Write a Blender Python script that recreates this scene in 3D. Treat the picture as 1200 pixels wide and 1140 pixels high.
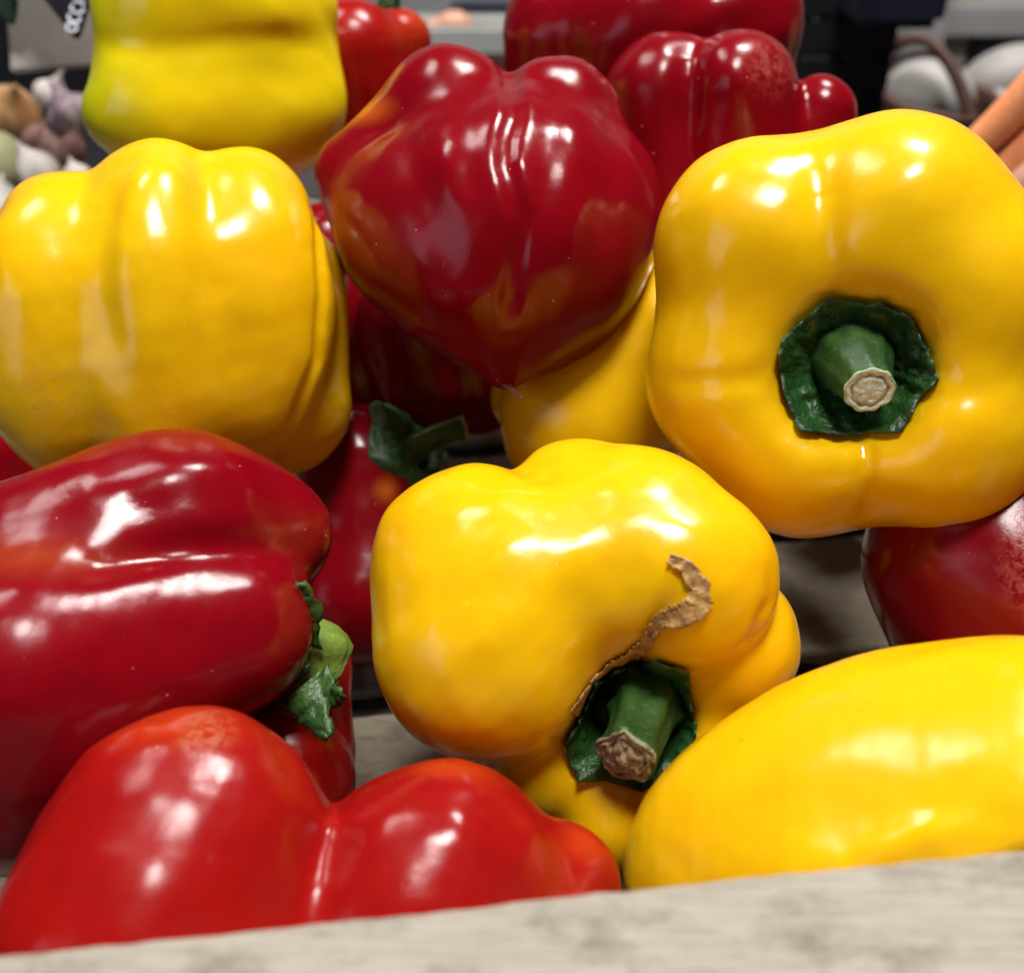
import bpy, math, random
import numpy as np
from mathutils import Vector

for o in list(bpy.data.objects):
    bpy.data.objects.remove(o)
S = bpy.context.scene
COL = S.collection
R_ = math.radians

# ------------------------------------------------------------------ camera
PITCH = 35.0
FPX = 1200.0                       # focal length in photo pixels (photo is 1200 wide)
CAM = np.array([0.0, 0.0, 1.25])
cp, sp = math.cos(R_(PITCH)), math.sin(R_(PITCH))
RT = np.array([1.0, 0, 0]); FW = np.array([0, cp, -sp]); UP = np.array([0, sp, cp])
cam = bpy.data.cameras.new("camera"); camo = bpy.data.objects.new("camera", cam); COL.objects.link(camo)
camo.location = CAM; camo.rotation_euler = (R_(90 - PITCH), 0, 0)
cam.sensor_fit = 'HORIZONTAL'; cam.sensor_width = 36.0; cam.lens = 36.0 * FPX / 1200.0
cam.clip_start = 0.005; cam.clip_end = 60.0
cam.dof.use_dof = True; cam.dof.focus_distance = 0.250; cam.dof.aperture_fstop = 10.0
S.camera = camo

def pt(px, py, d):
    """world point seen at photo pixel (px, py) at camera depth d (metres)"""
    return CAM + d * FW + (px - 600.0) / FPX * d * RT - (py - 570.0) / FPX * d * UP

# ------------------------------------------------------------------ world and lamps
W = bpy.data.worlds.new("World"); S.world = W; W.use_nodes = True
bg = W.node_tree.nodes['Background']; bg.inputs[0].default_value = (1.0, 0.97, 0.94, 1); bg.inputs[1].default_value = 0.022

def area(name, loc, target, sx, sy, power, color, roll=0.0):
    l = bpy.data.lights.new(name, 'AREA'); l.shape = 'RECTANGLE'; l.size = sx; l.size_y = sy
    l.energy = power; l.color = color
    o = bpy.data.objects.new(name, l); COL.objects.link(o); o.location = loc
    q = (Vector(target) - Vector(loc)).to_track_quat('-Z', 'Y'); o.rotation_euler = q.to_euler()
    o.rotation_euler.rotate_axis('Z', roll)
    return o
T0 = (0.0, 0.25, 1.08)
area("ceiling_lamp", (0.36, 0.80, 2.45), T0, 0.36, 0.29, 22, (1.0, 0.96, 0.92))
area("ceiling_lamp", (0.10, 0.00, 2.75), T0, 0.46, 0.34, 33, (1.0, 0.96, 0.93))
area("ceiling_lamp", (-0.75, 0.85, 2.6), T0, 0.46, 0.38, 9, (1.0, 0.96, 0.94))
area("doorway_light", (-1.7, -0.9, 1.9), T0, 1.0, 1.1, 6, (0.74, 0.83, 1.0))
S.view_settings.view_transform = 'Standard'; S.view_settings.look = 'None'
S.view_settings.exposure = -0.09; S.view_settings.gamma = 1.0; S.view_settings.use_curve_mapping = False
S.cycles.use_denoising = True; S.cycles.use_adaptive_sampling = True; S.cycles.adaptive_threshold = 0.02
S.cycles.max_bounces = 7; S.cycles.diffuse_bounces = 4; S.cycles.glossy_bounces = 3; S.cycles.transmission_bounces = 2

# ------------------------------------------------------------------ node helpers
class NT:
    def __init__(s, name):
        s.m = bpy.data.materials.new(name); s.m.use_nodes = True
        s.t = s.m.node_tree; s.b = s.t.nodes['Principled BSDF']
        s.co = s.t.nodes.new('ShaderNodeTexCoord').outputs['Object']
    def n(s, typ, **kw):
        nd = s.t.nodes.new(typ)
        for k, v in kw.items(): setattr(nd, k, v)
        return nd
    def link(s, a, b): s.t.links.new(a, b)
    def noise(s, scale, detail=3, rough=0.5, stretch=None, dist=0.0):
        nd = s.n('ShaderNodeTexNoise'); nd.inputs['Scale'].default_value = scale
        nd.inputs['Detail'].default_value = detail; nd.inputs['Roughness'].default_value = rough
        nd.inputs['Distortion'].default_value = dist
        if stretch:
            mp = s.n('ShaderNodeMapping'); mp.inputs['Scale'].default_value = stretch
            s.link(s.co, mp.inputs[0]); s.link(mp.outputs[0], nd.inputs['Vector'])
        else: s.link(s.co, nd.inputs['Vector'])
        return nd.outputs['Fac']
    def voro(s, scale, feature='F1'):
        nd = s.n('ShaderNodeTexVoronoi', feature=feature); nd.inputs['Scale'].default_value = scale
        s.link(s.co, nd.inputs['Vector']); return nd
    def ramp(s, fac, stops):
        nd = s.n('ShaderNodeValToRGB'); cr = nd.color_ramp
        while len(cr.elements) < len(stops): cr.elements.new(0.5)
        for e, (p, c) in zip(cr.elements, stops):
            e.position = p; e.color = c if len(c) == 4 else (*c, 1)
        s.link(fac, nd.inputs[0]); return nd.outputs[0]
    def rng(s, fac, a, b, c, d):
        nd = s.n('ShaderNodeMapRange'); s.link(fac, nd.inputs[0])
        for i, v in zip((1, 2, 3, 4), (a, b, c, d)): nd.inputs[i].default_value = v
        return nd.outputs[0]
    def mix(s, fac, a, b):
        nd = s.n('ShaderNodeMix', data_type='RGBA')
        for sock, v in ((nd.inputs[0], fac), (nd.inputs[6], a), (nd.inputs[7], b)):
            if isinstance(v, (int, float)): sock.default_value = v
            elif isinstance(v, tuple): sock.default_value = v if len(v) == 4 else (*v, 1)
            else: s.link(v, sock)
        return nd.outputs[2]
    def math(s, op, a, b=0.0):
        nd = s.n('ShaderNodeMath', operation=op)
        for sock, v in zip(nd.inputs, (a, b)):
            if isinstance(v, (int, float)): sock.default_value = v
            else: s.link(v, sock)
        return nd.outputs[0]
    def bump(s, h, strength, dist=0.001, prev=None):
        nd = s.n('ShaderNodeBump'); nd.inputs['Strength'].default_value = strength
        nd.inputs['Distance'].default_value = dist; s.link(h, nd.inputs['Height'])
        if prev is not None: s.link(prev, nd.inputs['Normal'])
        return nd.outputs[0]
    def set(s, key, v):
        i = s.b.inputs[key]
        if isinstance(v, (int, float)): i.default_value = v
        elif isinstance(v, tuple): i.default_value = v if len(v) == 4 or len(v) == 3 and key == 'Subsurface Radius' else (*v, 1)
        else: s.link(v, i)

def pepper_mat(name, base, deep, tint, speck, rough=0.17, sss=0.2, sss_r=(1, .4, .1), sss_s=0.006, dark_dots=False, dust=0.0, ior=1.45, spec=0.5):
    k = NT(name)
    n1 = k.noise(14, 5, 0.6)
    c = k.mix(k.rng(n1, 0.35, 0.72, 0, 1), base, deep)
    c = k.mix(k.rng(k.noise(230, 3, .6), .45, .75, 0, .35), c, deep)
    at = k.n('ShaderNodeAttribute', attribute_name='tint')
    sep = k.n('ShaderNodeSeparateColor'); k.link(at.outputs['Color'], sep.inputs[0])
    n2 = k.noise(90, 4, 0.6)
    tf = k.math('MULTIPLY', sep.outputs[0], k.rng(n2, 0.3, 0.6, 0.75, 1.0))
    c = k.mix(tf, c, tint)
    # scars and scuffs
    n3 = k.noise(420, 5, 0.7, dist=0.6)
    sf = k.math('MULTIPLY', sep.outputs[1], k.rng(n3, 0.42, 0.6, 0.0, 1.0))
    c = k.mix(sf, c, speck)
    # tiny pale flecks, sparse
    v = k.voro(520); dot = k.rng(v.outputs['Distance'], 0.05, 0.12, 1.0, 0.0)
    sepv = k.n('ShaderNodeSeparateColor'); k.link(v.outputs['Color'], sepv.inputs[0])
    keep = k.rng(sepv.outputs[0], 1.0 - dust - 0.001, 1.0 - dust, 0.0, 1.0)
    fl = k.math('MULTIPLY', dot, keep)
    c = k.mix(k.math('MULTIPLY', fl, 0.8), c, (0.75, 0.55, 0.42) if not dark_dots else (0.9, 0.75, 0.3))
    if dark_dots:
        v2 = k.voro(150); d2 = k.rng(v2.outputs['Distance'], 0.035, 0.055, 1.0, 0.0)
        s2 = k.n('ShaderNodeSeparateColor'); k.link(v2.outputs['Color'], s2.inputs[0])
        k2 = k.rng(s2.outputs[1], 0.978, 0.98, 0.0, 1.0)
        c = k.mix(k.math('MULTIPLY', d2, k2), c, (0.06, 0.03, 0.01))
    k.set('Base Color', c)
    r = k.rng(k.noise(60, 3), 0.3, 0.7, rough - 0.05, rough + 0.07)
    r = k.math('ADD', r, k.math('MULTIPLY', sf, 0.35))
    k.set('Roughness', r)
    sc_ = k.noise(120, 3, .7, (9, 1.2, 2.0), 1.5); sc_ = k.rng(sc_, .66, .70, 0, 1)        # faint rub marks
    r = k.math('ADD', r, k.math('MULTIPLY', sc_, .10)); k.t.links.remove(k.b.inputs['Roughness'].links[0]); k.set('Roughness', r)
    k.set('Specular IOR Level', spec); k.set('IOR', ior)
    k.set('Subsurface Weight', sss); k.set('Subsurface Radius', sss_r); k.set('Subsurface Scale', sss_s)
    b = k.bump(k.noise(48, 2), 0.05, 0.004)
    b = k.bump(k.noise(170, 2), 0.07, 0.0012, b)
    b = k.bump(k.noise(620, 3), 0.05, 0.0004, b)
    b = k.bump(k.noise(2600, 2), 0.16, 0.00012, b)
    b = k.bump(sf, 0.35, 0.0004, b)
    k.set('Normal', b)
    return k.m

Y_BASE, Y_DEEP = (0.79, 0.475, 0.003), (0.76, 0.395, 0.002)
M_YEL = pepper_mat("yellow_skin", Y_BASE, Y_DEEP, (0.33, 0.40, 0.006), (0.62, 0.36, 0.08), 0.19, 0.30, (1, .5, .08), 0.007, True, 0.030)
M_RED = pepper_mat("dark_red_skin", (0.205, 0.0016, 0.006), (0.15, 0.0012, 0.0055), (0.60, 0.15, 0.01), (0.50, 0.16, 0.12), 0.18, 0.0, (1, .12, .06), 0.004, False, 0.035, 1.45, 0.33)
M_ORED = pepper_mat("orange_red_skin", (0.30, 0.0050, 0.0035), (0.22, 0.0030, 0.0035), (0.58, 0.07, 0.006), (0.42, 0.16, 0.05), 0.21, 0.0, (1, .14, .06), 0.005, False, 0.012, 1.45, 0.36)

def simple_mat(name, c1, c2, scale, rough, bump=0.0, bscale=None, stretch=None, detail=4, spec=0.5, sss=0.0, metal=0.0):
    k = NT(name); n = k.noise(scale, detail, 0.6, stretch)
    k.set('Base Color', k.mix(k.rng(n, 0.3, 0.7, 0, 1), c1, c2)); k.set('Roughness', rough)
    k.set('Specular IOR Level', spec); k.set('Metallic', metal)
    if sss: k.set('Subsurface Weight', sss); k.set('Subsurface Scale', 0.006)
    if bump: k.set('Normal', k.bump(k.noise(bscale or scale, detail, 0.6, stretch), bump, 0.001))
    return k.m
def green_mat(name, c1, c2, c3, rough, b1, stretch=None):
    k = NT(name); n = k.noise(90, 5, .6, stretch); v = k.noise(700, 4, .65)
    c = k.mix(k.rng(n, .35, .68, 0, 1), c1, c2); c = k.mix(k.rng(v, .6, .75, 0, .55), c, c3)
    k.set('Base Color', c); k.set('Roughness', k.rng(v, .3, .7, rough - .08, rough + .15)); k.set('Specular IOR Level', .5)
    k.set('Normal', k.bump(k.noise(1100, 3), .3, .0003, k.bump(k.noise(300, 4, .6), b1, .0012)))
    return k.m
M_CALYX = green_mat("calyx_green", (0.012, 0.048, 0.012), (0.026, 0.092, 0.018), (0.075, 0.17, 0.05), .30, 1.0)
M_STEM = green_mat("stem_green", (0.018, 0.062, 0.016), (0.05, 0.115, 0.016), (0.13, 0.20, 0.05), .40, .3)
M_STEML = green_mat("stem_light_green", (0.10, 0.18, 0.022), (0.17, 0.26, 0.04), (0.24, 0.32, 0.09), .42, .35)
def cut_mat(name, pith, fleck, rim, dark):
    k = NT(name); at = k.n('ShaderNodeAttribute', attribute_name='tint'); sp_ = k.n('ShaderNodeSeparateColor'); k.link(at.outputs['Color'], sp_.inputs[0])
    n = k.noise(700, 5, .65); c = k.mix(k.rng(n, .45, .7, 0, 1), pith, fleck); n2 = k.noise(420, 4, .6)
    c = k.mix(k.math('MULTIPLY', sp_.outputs[1], k.rng(n2, .4, .6, .1, .9)), c, dark); c = k.mix(k.math('MULTIPLY', sp_.outputs[0], .8), c, rim)
    k.set('Base Color', c); k.set('Roughness', .75); k.set('Specular IOR Level', .3)
    k.set('Normal', k.bump(k.noise(900, 4, .7), .8, .0007)); return k.m
M_CUT = cut_mat("cut_stem", (0.74, 0.79, 0.78), (0.50, 0.52, 0.46), (0.40, 0.48, 0.30), (0.17, 0.14, 0.08))
M_CUTB = cut_mat("dry_cut_stem", (0.38, 0.31, 0.19), (0.16, 0.11, 0.05), (0.30, 0.28, 0.14), (0.09, 0.06, 0.03))
M_SCAR = simple_mat("dried_skin", (0.60, 0.36, 0.12), (0.24, 0.11, 0.035), 300, 0.55, 0.6, 600)
M_TIP = simple_mat("dried_tip", (0.10, 0.015, 0.01), (0.30, 0.10, 0.05), 500, 0.3, 0.4, 700)

# ------------------------------------------------------------------ signed-distance meshing
def surface_nets(fn, lo, hi, cell):
    lo = np.array(lo, float); hi = np.array(hi, float)
    n = np.maximum(np.ceil((hi - lo) / cell).astype(int) + 1, 4)
    ax = [lo[i] + np.arange(n[i]) * cell for i in range(3)]
    V = np.empty(tuple(n), np.float32)
    step = max(1, int(400000 // (n[1] * n[2])))
    for i in range(0, n[0], step):
        g = np.stack(np.meshgrid(ax[0][i:i + step], ax[1], ax[2], indexing='ij'), -1).reshape(-1, 3).astype(np.float32)
        V[i:i + step] = fn(g).reshape(-1, n[1], n[2])
    ins = V < 0
    off = [(a, b, c) for a in (0, 1) for b in (0, 1) for c in (0, 1)]
    cs = [ins[a:n[0] - 1 + a, b:n[1] - 1 + b, c:n[2] - 1 + c] for a, b, c in off]
    cnt = sum(c.astype(np.int8) for c in cs)
    act = np.argwhere((cnt > 0) & (cnt < 8))
    vid = np.full(tuple(n - 1), -1, np.int64); vid[act[:, 0], act[:, 1], act[:, 2]] = np.arange(len(act))
    acc = np.zeros((len(act), 3)); num = np.zeros(len(act))
    val = {o: V[act[:, 0] + o[0], act[:, 1] + o[1], act[:, 2] + o[2]] for o in off}
    for o in off:
        for a in range(3):
            if o[a] == 0:
                p = list(o); p[a] = 1; p = tuple(p)
                v0, v1 = val[o], val[p]; m = (v0 < 0) != (v1 < 0)
                t = np.where(m, v0 / np.where(m, v0 - v1, 1), 0)
                pos = np.tile(np.array(o, float), (len(act), 1)); pos[:, a] += t
                acc[m] += pos[m]; num[m] += 1
    P = lo + (act + acc / num[:, None]) * cell
    quads = []
    for a in range(3):
        b, c = (a + 1) % 3, (a + 2) % 3
        sl0 = [slice(None)] * 3; sl1 = [slice(None)] * 3
        sl0[a] = slice(0, n[a] - 1); sl1[a] = slice(1, n[a])
        d = ins[tuple(sl0)] != ins[tuple(sl1)]
        e = np.argwhere(d)
        e = e[(e[:, b] > 0) & (e[:, c] > 0) & (e[:, b] < n[b] - 1) & (e[:, c] < n[c] - 1)]
        def cid(db, dc):
            q = e.copy(); q[:, b] += db; q[:, c] += dc
            return vid[q[:, 0], q[:, 1], q[:, 2]]
        Q = np.stack([cid(-1, -1), cid(0, -1), cid(0, 0), cid(-1, 0)], 1)
        fl = ~ins[e[:, 0], e[:, 1], e[:, 2]]
        Q[fl] = Q[fl][:, ::-1]
        quads.append(Q)
    Q = np.concatenate(quads); Q = Q[(Q >= 0).all(1)]
    for _ in range(3):
        f, g = grad(fn, P, cell * 0.3)
        P = P - np.clip(f / np.maximum((g * g).sum(1), 0.1), -cell, cell)[:, None] * g
    return P, Q

def grad(fn, P, h):
    P = P.astype(np.float32); f = fn(P); g = np.empty((len(P), 3))
    for a in range(3):
        d = np.zeros(3, np.float32); d[a] = h
        g[:, a] = (fn(P + d) - fn(P - d)) / (2 * h)
    return f, g

def sd_cone(p, a, r1, b, r2):
    ba = np.array(b, np.float32) - np.array(a, np.float32); h = float(np.linalg.norm(ba))
    pa = p - np.array(a, np.float32)
    if h < 1e-4 or abs(r1 - r2) >= h * 0.98:
        return np.minimum(np.linalg.norm(pa, axis=1) - r1, np.linalg.norm(p - np.array(b, np.float32), axis=1) - r2)
    u = ba / h; y = pa @ u; x = np.sqrt(np.maximum((pa * pa).sum(1) - y * y, 0))
    bb = (r1 - r2) / h; aa = math.sqrt(1 - bb * bb); k = -bb * x + aa * y
    return np.where(k < 0, np.sqrt(x * x + y * y) - r1,
           np.where(k > aa * h, np.sqrt(x * x + (y - h) ** 2) - r2, x * aa + y * bb - r1))

def rotm(rx, ry, rz):
    rx, ry, rz = R_(rx), R_(ry), R_(rz)
    X = np.array([[1, 0, 0], [0, math.cos(rx), -math.sin(rx)], [0, math.sin(rx), math.cos(rx)]])
    Y = np.array([[math.cos(ry), 0, math.sin(ry)], [0, 1, 0], [-math.sin(ry), 0, math.cos(ry)]])
    Z = np.array([[math.cos(rz), -math.sin(rz), 0], [math.sin(rz), math.cos(rz), 0], [0, 0, 1]])
    return Z @ Y @ X

def sd_ell(p, c, r, rot):
    q = (p - np.array(c, np.float32)) @ rotm(*rot).astype(np.float32); r = np.array(r, np.float32)
    k0 = np.linalg.norm(q / r, axis=1); k1 = np.linalg.norm(q / (r * r), axis=1)
    return k0 * (k0 - 1) / np.maximum(k1, 1e-6)

def smin(a, b, k):
    h = np.maximum(k - np.abs(a - b), 0) / k
    return np.minimum(a, b) - h * h * h * k / 6
def smax(a, b, k): return -smin(-a, -b, k)

def seg_dist(p, pts):
    d = None
    for a, b in zip(pts[:-1], pts[1:]):
        a = np.array(a, np.float32); b = np.array(b, np.float32); ba = b - a
        t = np.clip(((p - a) @ ba) / max(float(ba @ ba), 1e-6), 0, 1)
        e = np.linalg.norm(p - a - t[:, None] * ba, axis=1)
        d = e if d is None else np.minimum(d, e)
    return d

class Body:
    """one organic body in its own frame: x right, y down, z away (units: photo pixels at depth d)"""
    def __init__(s, ref, els, subs=(), grooves=(), k=22, wob=1.6, seed=1):
        s.cx, s.cy, s.d = ref
        fwd = pt(s.cx, s.cy, 1.0) - CAM; s.F = fwd / np.linalg.norm(fwd)
        s.X = RT - (RT @ s.F) * s.F; s.X /= np.linalg.norm(s.X)
        s.Y = np.cross(s.F, s.X)                 # points down in the picture
        if s.Y @ UP > 0: s.Y = -s.Y
        s.O = pt(s.cx, s.cy, s.d); s.sc = s.d / FPX
        L = lambda x, y, z: (x - s.cx, y - s.cy, z)
        s.els = []; s.subs = []; s.gr = []; s.planes = []
        for src, dst in ((els, s.els), (subs, s.subs)):
            for e in src:
                if e[0] == 'c': dst.append(('c', L(*e[1][:3]), e[1][3], L(*e[2][:3]), e[2][3], e[3] if len(e) > 3 else k))
                else: dst.append(('e', L(*e[1]), e[2], e[3] if len(e) > 3 else (0, 0, 0), None, e[4] if len(e) > 4 else k))
        rnd = np.random.RandomState(seed); s.wav = []
        for wl, am, cnt in ((170, wob, 6), (70, wob * 0.32, 7), (30, wob * 0.07, 7)):
            for _ in range(cnt):
                v = rnd.normal(size=3); v /= np.linalg.norm(v)
                s.wav.append((v * 2 * math.pi / (wl * rnd.uniform(.75, 1.35)), rnd.uniform(0, 6.28), am * 0.55))
        done = []
        for pts, w, a in grooves:                # folds: pixel paths laid onto the skin
            q = []
            for (x0, y0), (x1, y1) in zip(pts[:-1], pts[1:]):
                m_ = max(2, int(math.hypot(x1 - x0, y1 - y0) / 22))
                q += [(x0 + (x1 - x0) * t, y0 + (y1 - y0) * t) for t in np.linspace(0, 1, m_, endpoint=False)]
            q.append(pts[-1]); D, _ = drape_view(s, q, 0.0); done.append(([tuple(p) for p in D], w, a))
        s.gr = done
    def one(s, p, e): return sd_cone(p, e[1], e[2], e[3], e[4]) if e[0] == 'c' else sd_ell(p, e[1], e[2], e[3])
    def f(s, p):
        d = s.one(p, s.els[0])
        for e in s.els[1:]: d = smin(d, s.one(p, e), e[5])
        for e in s.subs: d = smax(d, -s.one(p, e), e[5])
        for n_, c_ in s.planes: d = smax(d, p @ n_ - c_, 14)
        if s.gr:
            near = np.nonzero(np.abs(d) < 26)[0]
            if len(near):
                pn = p[near]; add = np.zeros(len(near), np.float32)
                for pts, w, a in s.gr:
                    add += a * np.exp(-(seg_dist(pn, pts) / w) ** 2) * np.minimum(1, np.linalg.norm(pn - np.array(pts[-1], np.float32), axis=1) / (4 * w)) ** 1.5 * np.minimum(1, .25 + np.linalg.norm(pn - np.array(pts[0], np.float32), axis=1) / (3 * w))
                d = d.copy(); d[near] += add
        for v, ph, am in s.wav: d = d + am * np.sin(p @ v.astype(np.float32) + ph)
        return d
    def bounds(s):
        lo = np.full(3, 1e9); hi = -lo
        for e in s.els:
            if e[0] == 'c': ps = [(np.array(e[1]), e[2]), (np.array(e[3]), e[4])]
            else: ps = [(np.array(e[1]), max(e[2]))]
            for c, r in ps: lo = np.minimum(lo, c - r); hi = np.maximum(hi, c + r)
        return lo - 14, hi + 14
    def w(s, P): P = np.asarray(P, float); return s.O + s.sc * (P[:, :1] * s.X + P[:, 1:2] * s.Y + P[:, 2:3] * s.F)
    def loc(s, x, y, z): return np.array([x - s.cx, y - s.cy, z], float)
    def drape(s, P, axis, start=150.0, lift=2.0):
        """slide points back along -axis until they meet the skin"""
        P = np.asarray(P, np.float32) + np.asarray(axis, np.float32) * start; ax = np.asarray(axis, np.float32)
        tot = np.zeros(len(P), np.float32)
        for _ in range(70):
            d = s.f(P) - lift; st = np.clip(d * 0.8, -6, 25); st[tot > start * 2.3] = 0
            P = P - ax * st[:, None]; tot = tot + st
        return P

def drape_view(b, pix, lift):
    """points of the skin that lie under the given photo pixels"""
    cam_l = np.array([(CAM - b.O) @ b.X, (CAM - b.O) @ b.Y, (CAM - b.O) @ b.F]) / b.sc
    tg = np.array([pt(x, y, b.d) for x, y in pix]); tg = (tg - b.O) / b.sc
    tg = np.stack([tg @ b.X, tg @ b.Y, tg @ b.F], 1); D = tg - cam_l; D /= np.linalg.norm(D, axis=1)[:, None]
    t = np.full(len(D), np.linalg.norm(cam_l) - 260.0); best = t.copy(); bd = np.full(len(D), 1e9)
    for _ in range(110):
        d = b.f((cam_l + D * t[:, None]).astype(np.float32)) - lift
        m = d < bd; bd[m] = d[m]; best[m] = t[m]
        t = t + np.clip(d * .75, -5, 25) * (np.abs(d) > .05)
    return cam_l + D * best[:, None], -D

def mesh_obj(name, P, F, mat, parent=None, smooth=True, origin=None, tint=None):
    P = np.asarray(P, float)
    if origin is None:
        origin = np.array([P[:, 0].mean(), P[:, 1].mean(), P[:, 2].min()]) if parent is None else np.zeros(3)
    if parent is not None: origin = np.array(parent['_o'])
    me = bpy.data.meshes.new(name)
    me.from_pydata((P - origin).tolist(), [], F.tolist() if hasattr(F, 'tolist') else F)
    if smooth: me.polygons.foreach_set('use_smooth', [True] * len(me.polygons))
    if tint is not None:
        a = me.attributes.new('tint', 'FLOAT_COLOR', 'POINT'); a.data.foreach_set('color', tint.astype(np.float32).ravel())
    me.materials.append(mat); me.update()
    o = bpy.data.objects.new(name, me); COL.objects.link(o)
    if parent is not None: o.parent = parent
    else: o.location = origin
    o['_o'] = [float(v) for v in origin]
    return o
def tag(o, label=None, cat=None, group=None, kind=None):
    if label: o['label'] = label
    if cat: o['category'] = cat
    if group: o['group'] = group
    if kind: o['kind'] = kind
    return o
def empty(name, origin):
    o = bpy.data.objects.new(name, None); COL.objects.link(o); o.location = origin; o.empty_display_size = 0.02
    o['_o'] = [float(v) for v in origin]; return o

def tint_field(b, P, spots):
    """natural colour patches: (x, y, z, radius, channel, amount); None z ignores depth"""
    T = np.zeros((len(P), 4)); T[:, 3] = 1
    for x, y, z, r, ch, am in spots:
        dx = P[:, 0] - (x - b.cx); dy = P[:, 1] - (y - b.cy); dz = 0 if z is None else P[:, 2] - z
        rx, ry = r if isinstance(r, tuple) else (r, r)
        q = np.sqrt((dx / rx) ** 2 + (dy / ry) ** 2 + (dz / max(rx, ry)) ** 2)
        T[:, ch] = np.maximum(T[:, ch], am * np.clip(1.25 - q, 0, 1) ** 1.3)
    return np.clip(T, 0, 1)

def tube(b, pts, ribs=6, amp=0.06, seg=44, sub=9, seed=0, knob=0.0):
    """ribbed tapered tube through (x, y, z, r) points in body frame; returns verts, faces, end ring"""
    pts = [np.array(p, float) for p in pts]; pp = []
    for i in range(len(pts) - 1):
        p0 = pts[max(i - 1, 0)]; p1 = pts[i]; p2 = pts[i + 1]; p3 = pts[min(i + 2, len(pts) - 1)]
        for t in np.linspace(0, 1, sub, endpoint=False):
            pp.append(0.5 * ((2 * p1) + (-p0 + p2) * t + (2 * p0 - 5 * p1 + 4 * p2 - p3) * t * t + (-p0 + 3 * p1 - 3 * p2 + p3) * t ** 3))
    pp.append(pts[-1]); pp = np.array(pp)
    rnd = np.random.RandomState(seed); ph = rnd.uniform(0, 6.28)
    T = np.gradient(pp[:, :3], axis=0); T /= np.linalg.norm(T, axis=1)[:, None]
    u = np.cross(T[0], [0.3, 0.9, 0.2]); u /= np.linalg.norm(u)
    V = []; th = np.linspace(0, 2 * math.pi, seg, endpoint=False)
    for i in range(len(pp)):
        u = u - (u @ T[i]) * T[i]; u /= np.linalg.norm(u); v = np.cross(T[i], u)
        rr = pp[i, 3] * (1 + amp * np.sin(ribs * th + ph + i * 0.05) + amp * 0.6 * np.sin(2 * th + 1.3 + i * 0.12) + amp * .12 * rnd.normal(size=seg))
        V.append(pp[i, :3] + rr[:, None] * (np.cos(th)[:, None] * u + np.sin(th)[:, None] * v))
    n = len(pp); F = []
    for i in range(n - 1):
        for j in range(seg):
            F.append((i * seg + j, i * seg + (j + 1) % seg, (i + 1) * seg + (j + 1) % seg, (i + 1) * seg + j))
    return np.concatenate(V), F, V[-1], T[-1]

def cap(ring, T, rough=1.0, seed=0, dome=0.0):
    rnd = np.random.RandomState(seed); c = ring.mean(0); V = []; F = []; m = len(ring); tn = []
    fr = [1.03, 1.015, .97, .9, .82, .75, .68, .6, .5, .4, .28, .16, .05]
    sm = lambda x: np.convolve(np.tile(x, 3), [.25, .5, .25], 'same')[m:2 * m]
    for i, f in enumerate(fr):
        q = c + (ring - c) * f
        h = np.full(m, -2.5) if i == 0 else 0.4 + (-1.6 if .6 < f < .8 else 0) + (rough * .8 * sm(rnd.normal(size=m)) if f > .3 else rough * .5 * rnd.normal()) + dome * (1 - f * f)
        V.append(q + np.outer(h, T))
        tn += [[1.0 if f > .93 else .15, 1.0 if .6 < f < .8 else 0.0, 0, 1]] * m
    for i in range(len(fr) - 1):
        for j in range(m): F.append((i * m + j, i * m + (j + 1) % m, (i + 1) * m + (j + 1) % m, (i + 1) * m + j))
    F.append(tuple((len(fr) - 1) * m + j for j in range(m)))
    return np.concatenate(V), F, np.array(tn)

def add_stem(b, root, pts, mat, cutmat, ribs=6, seed=0, amp=0.06, dome=0.0, label=None, rough=1.0):
    V, F, ring, T = tube(b, pts, ribs, amp, seed=seed)
    st = mesh_obj('stem', b.w(V), F, mat, root)
    if label: st['label'] = label
    V, F, tn = cap(ring, T, rough, seed=seed, dome=dome)
    mesh_obj('cut_end', b.w(V), F, cutmat, st, tint=tn)
    return st

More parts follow.
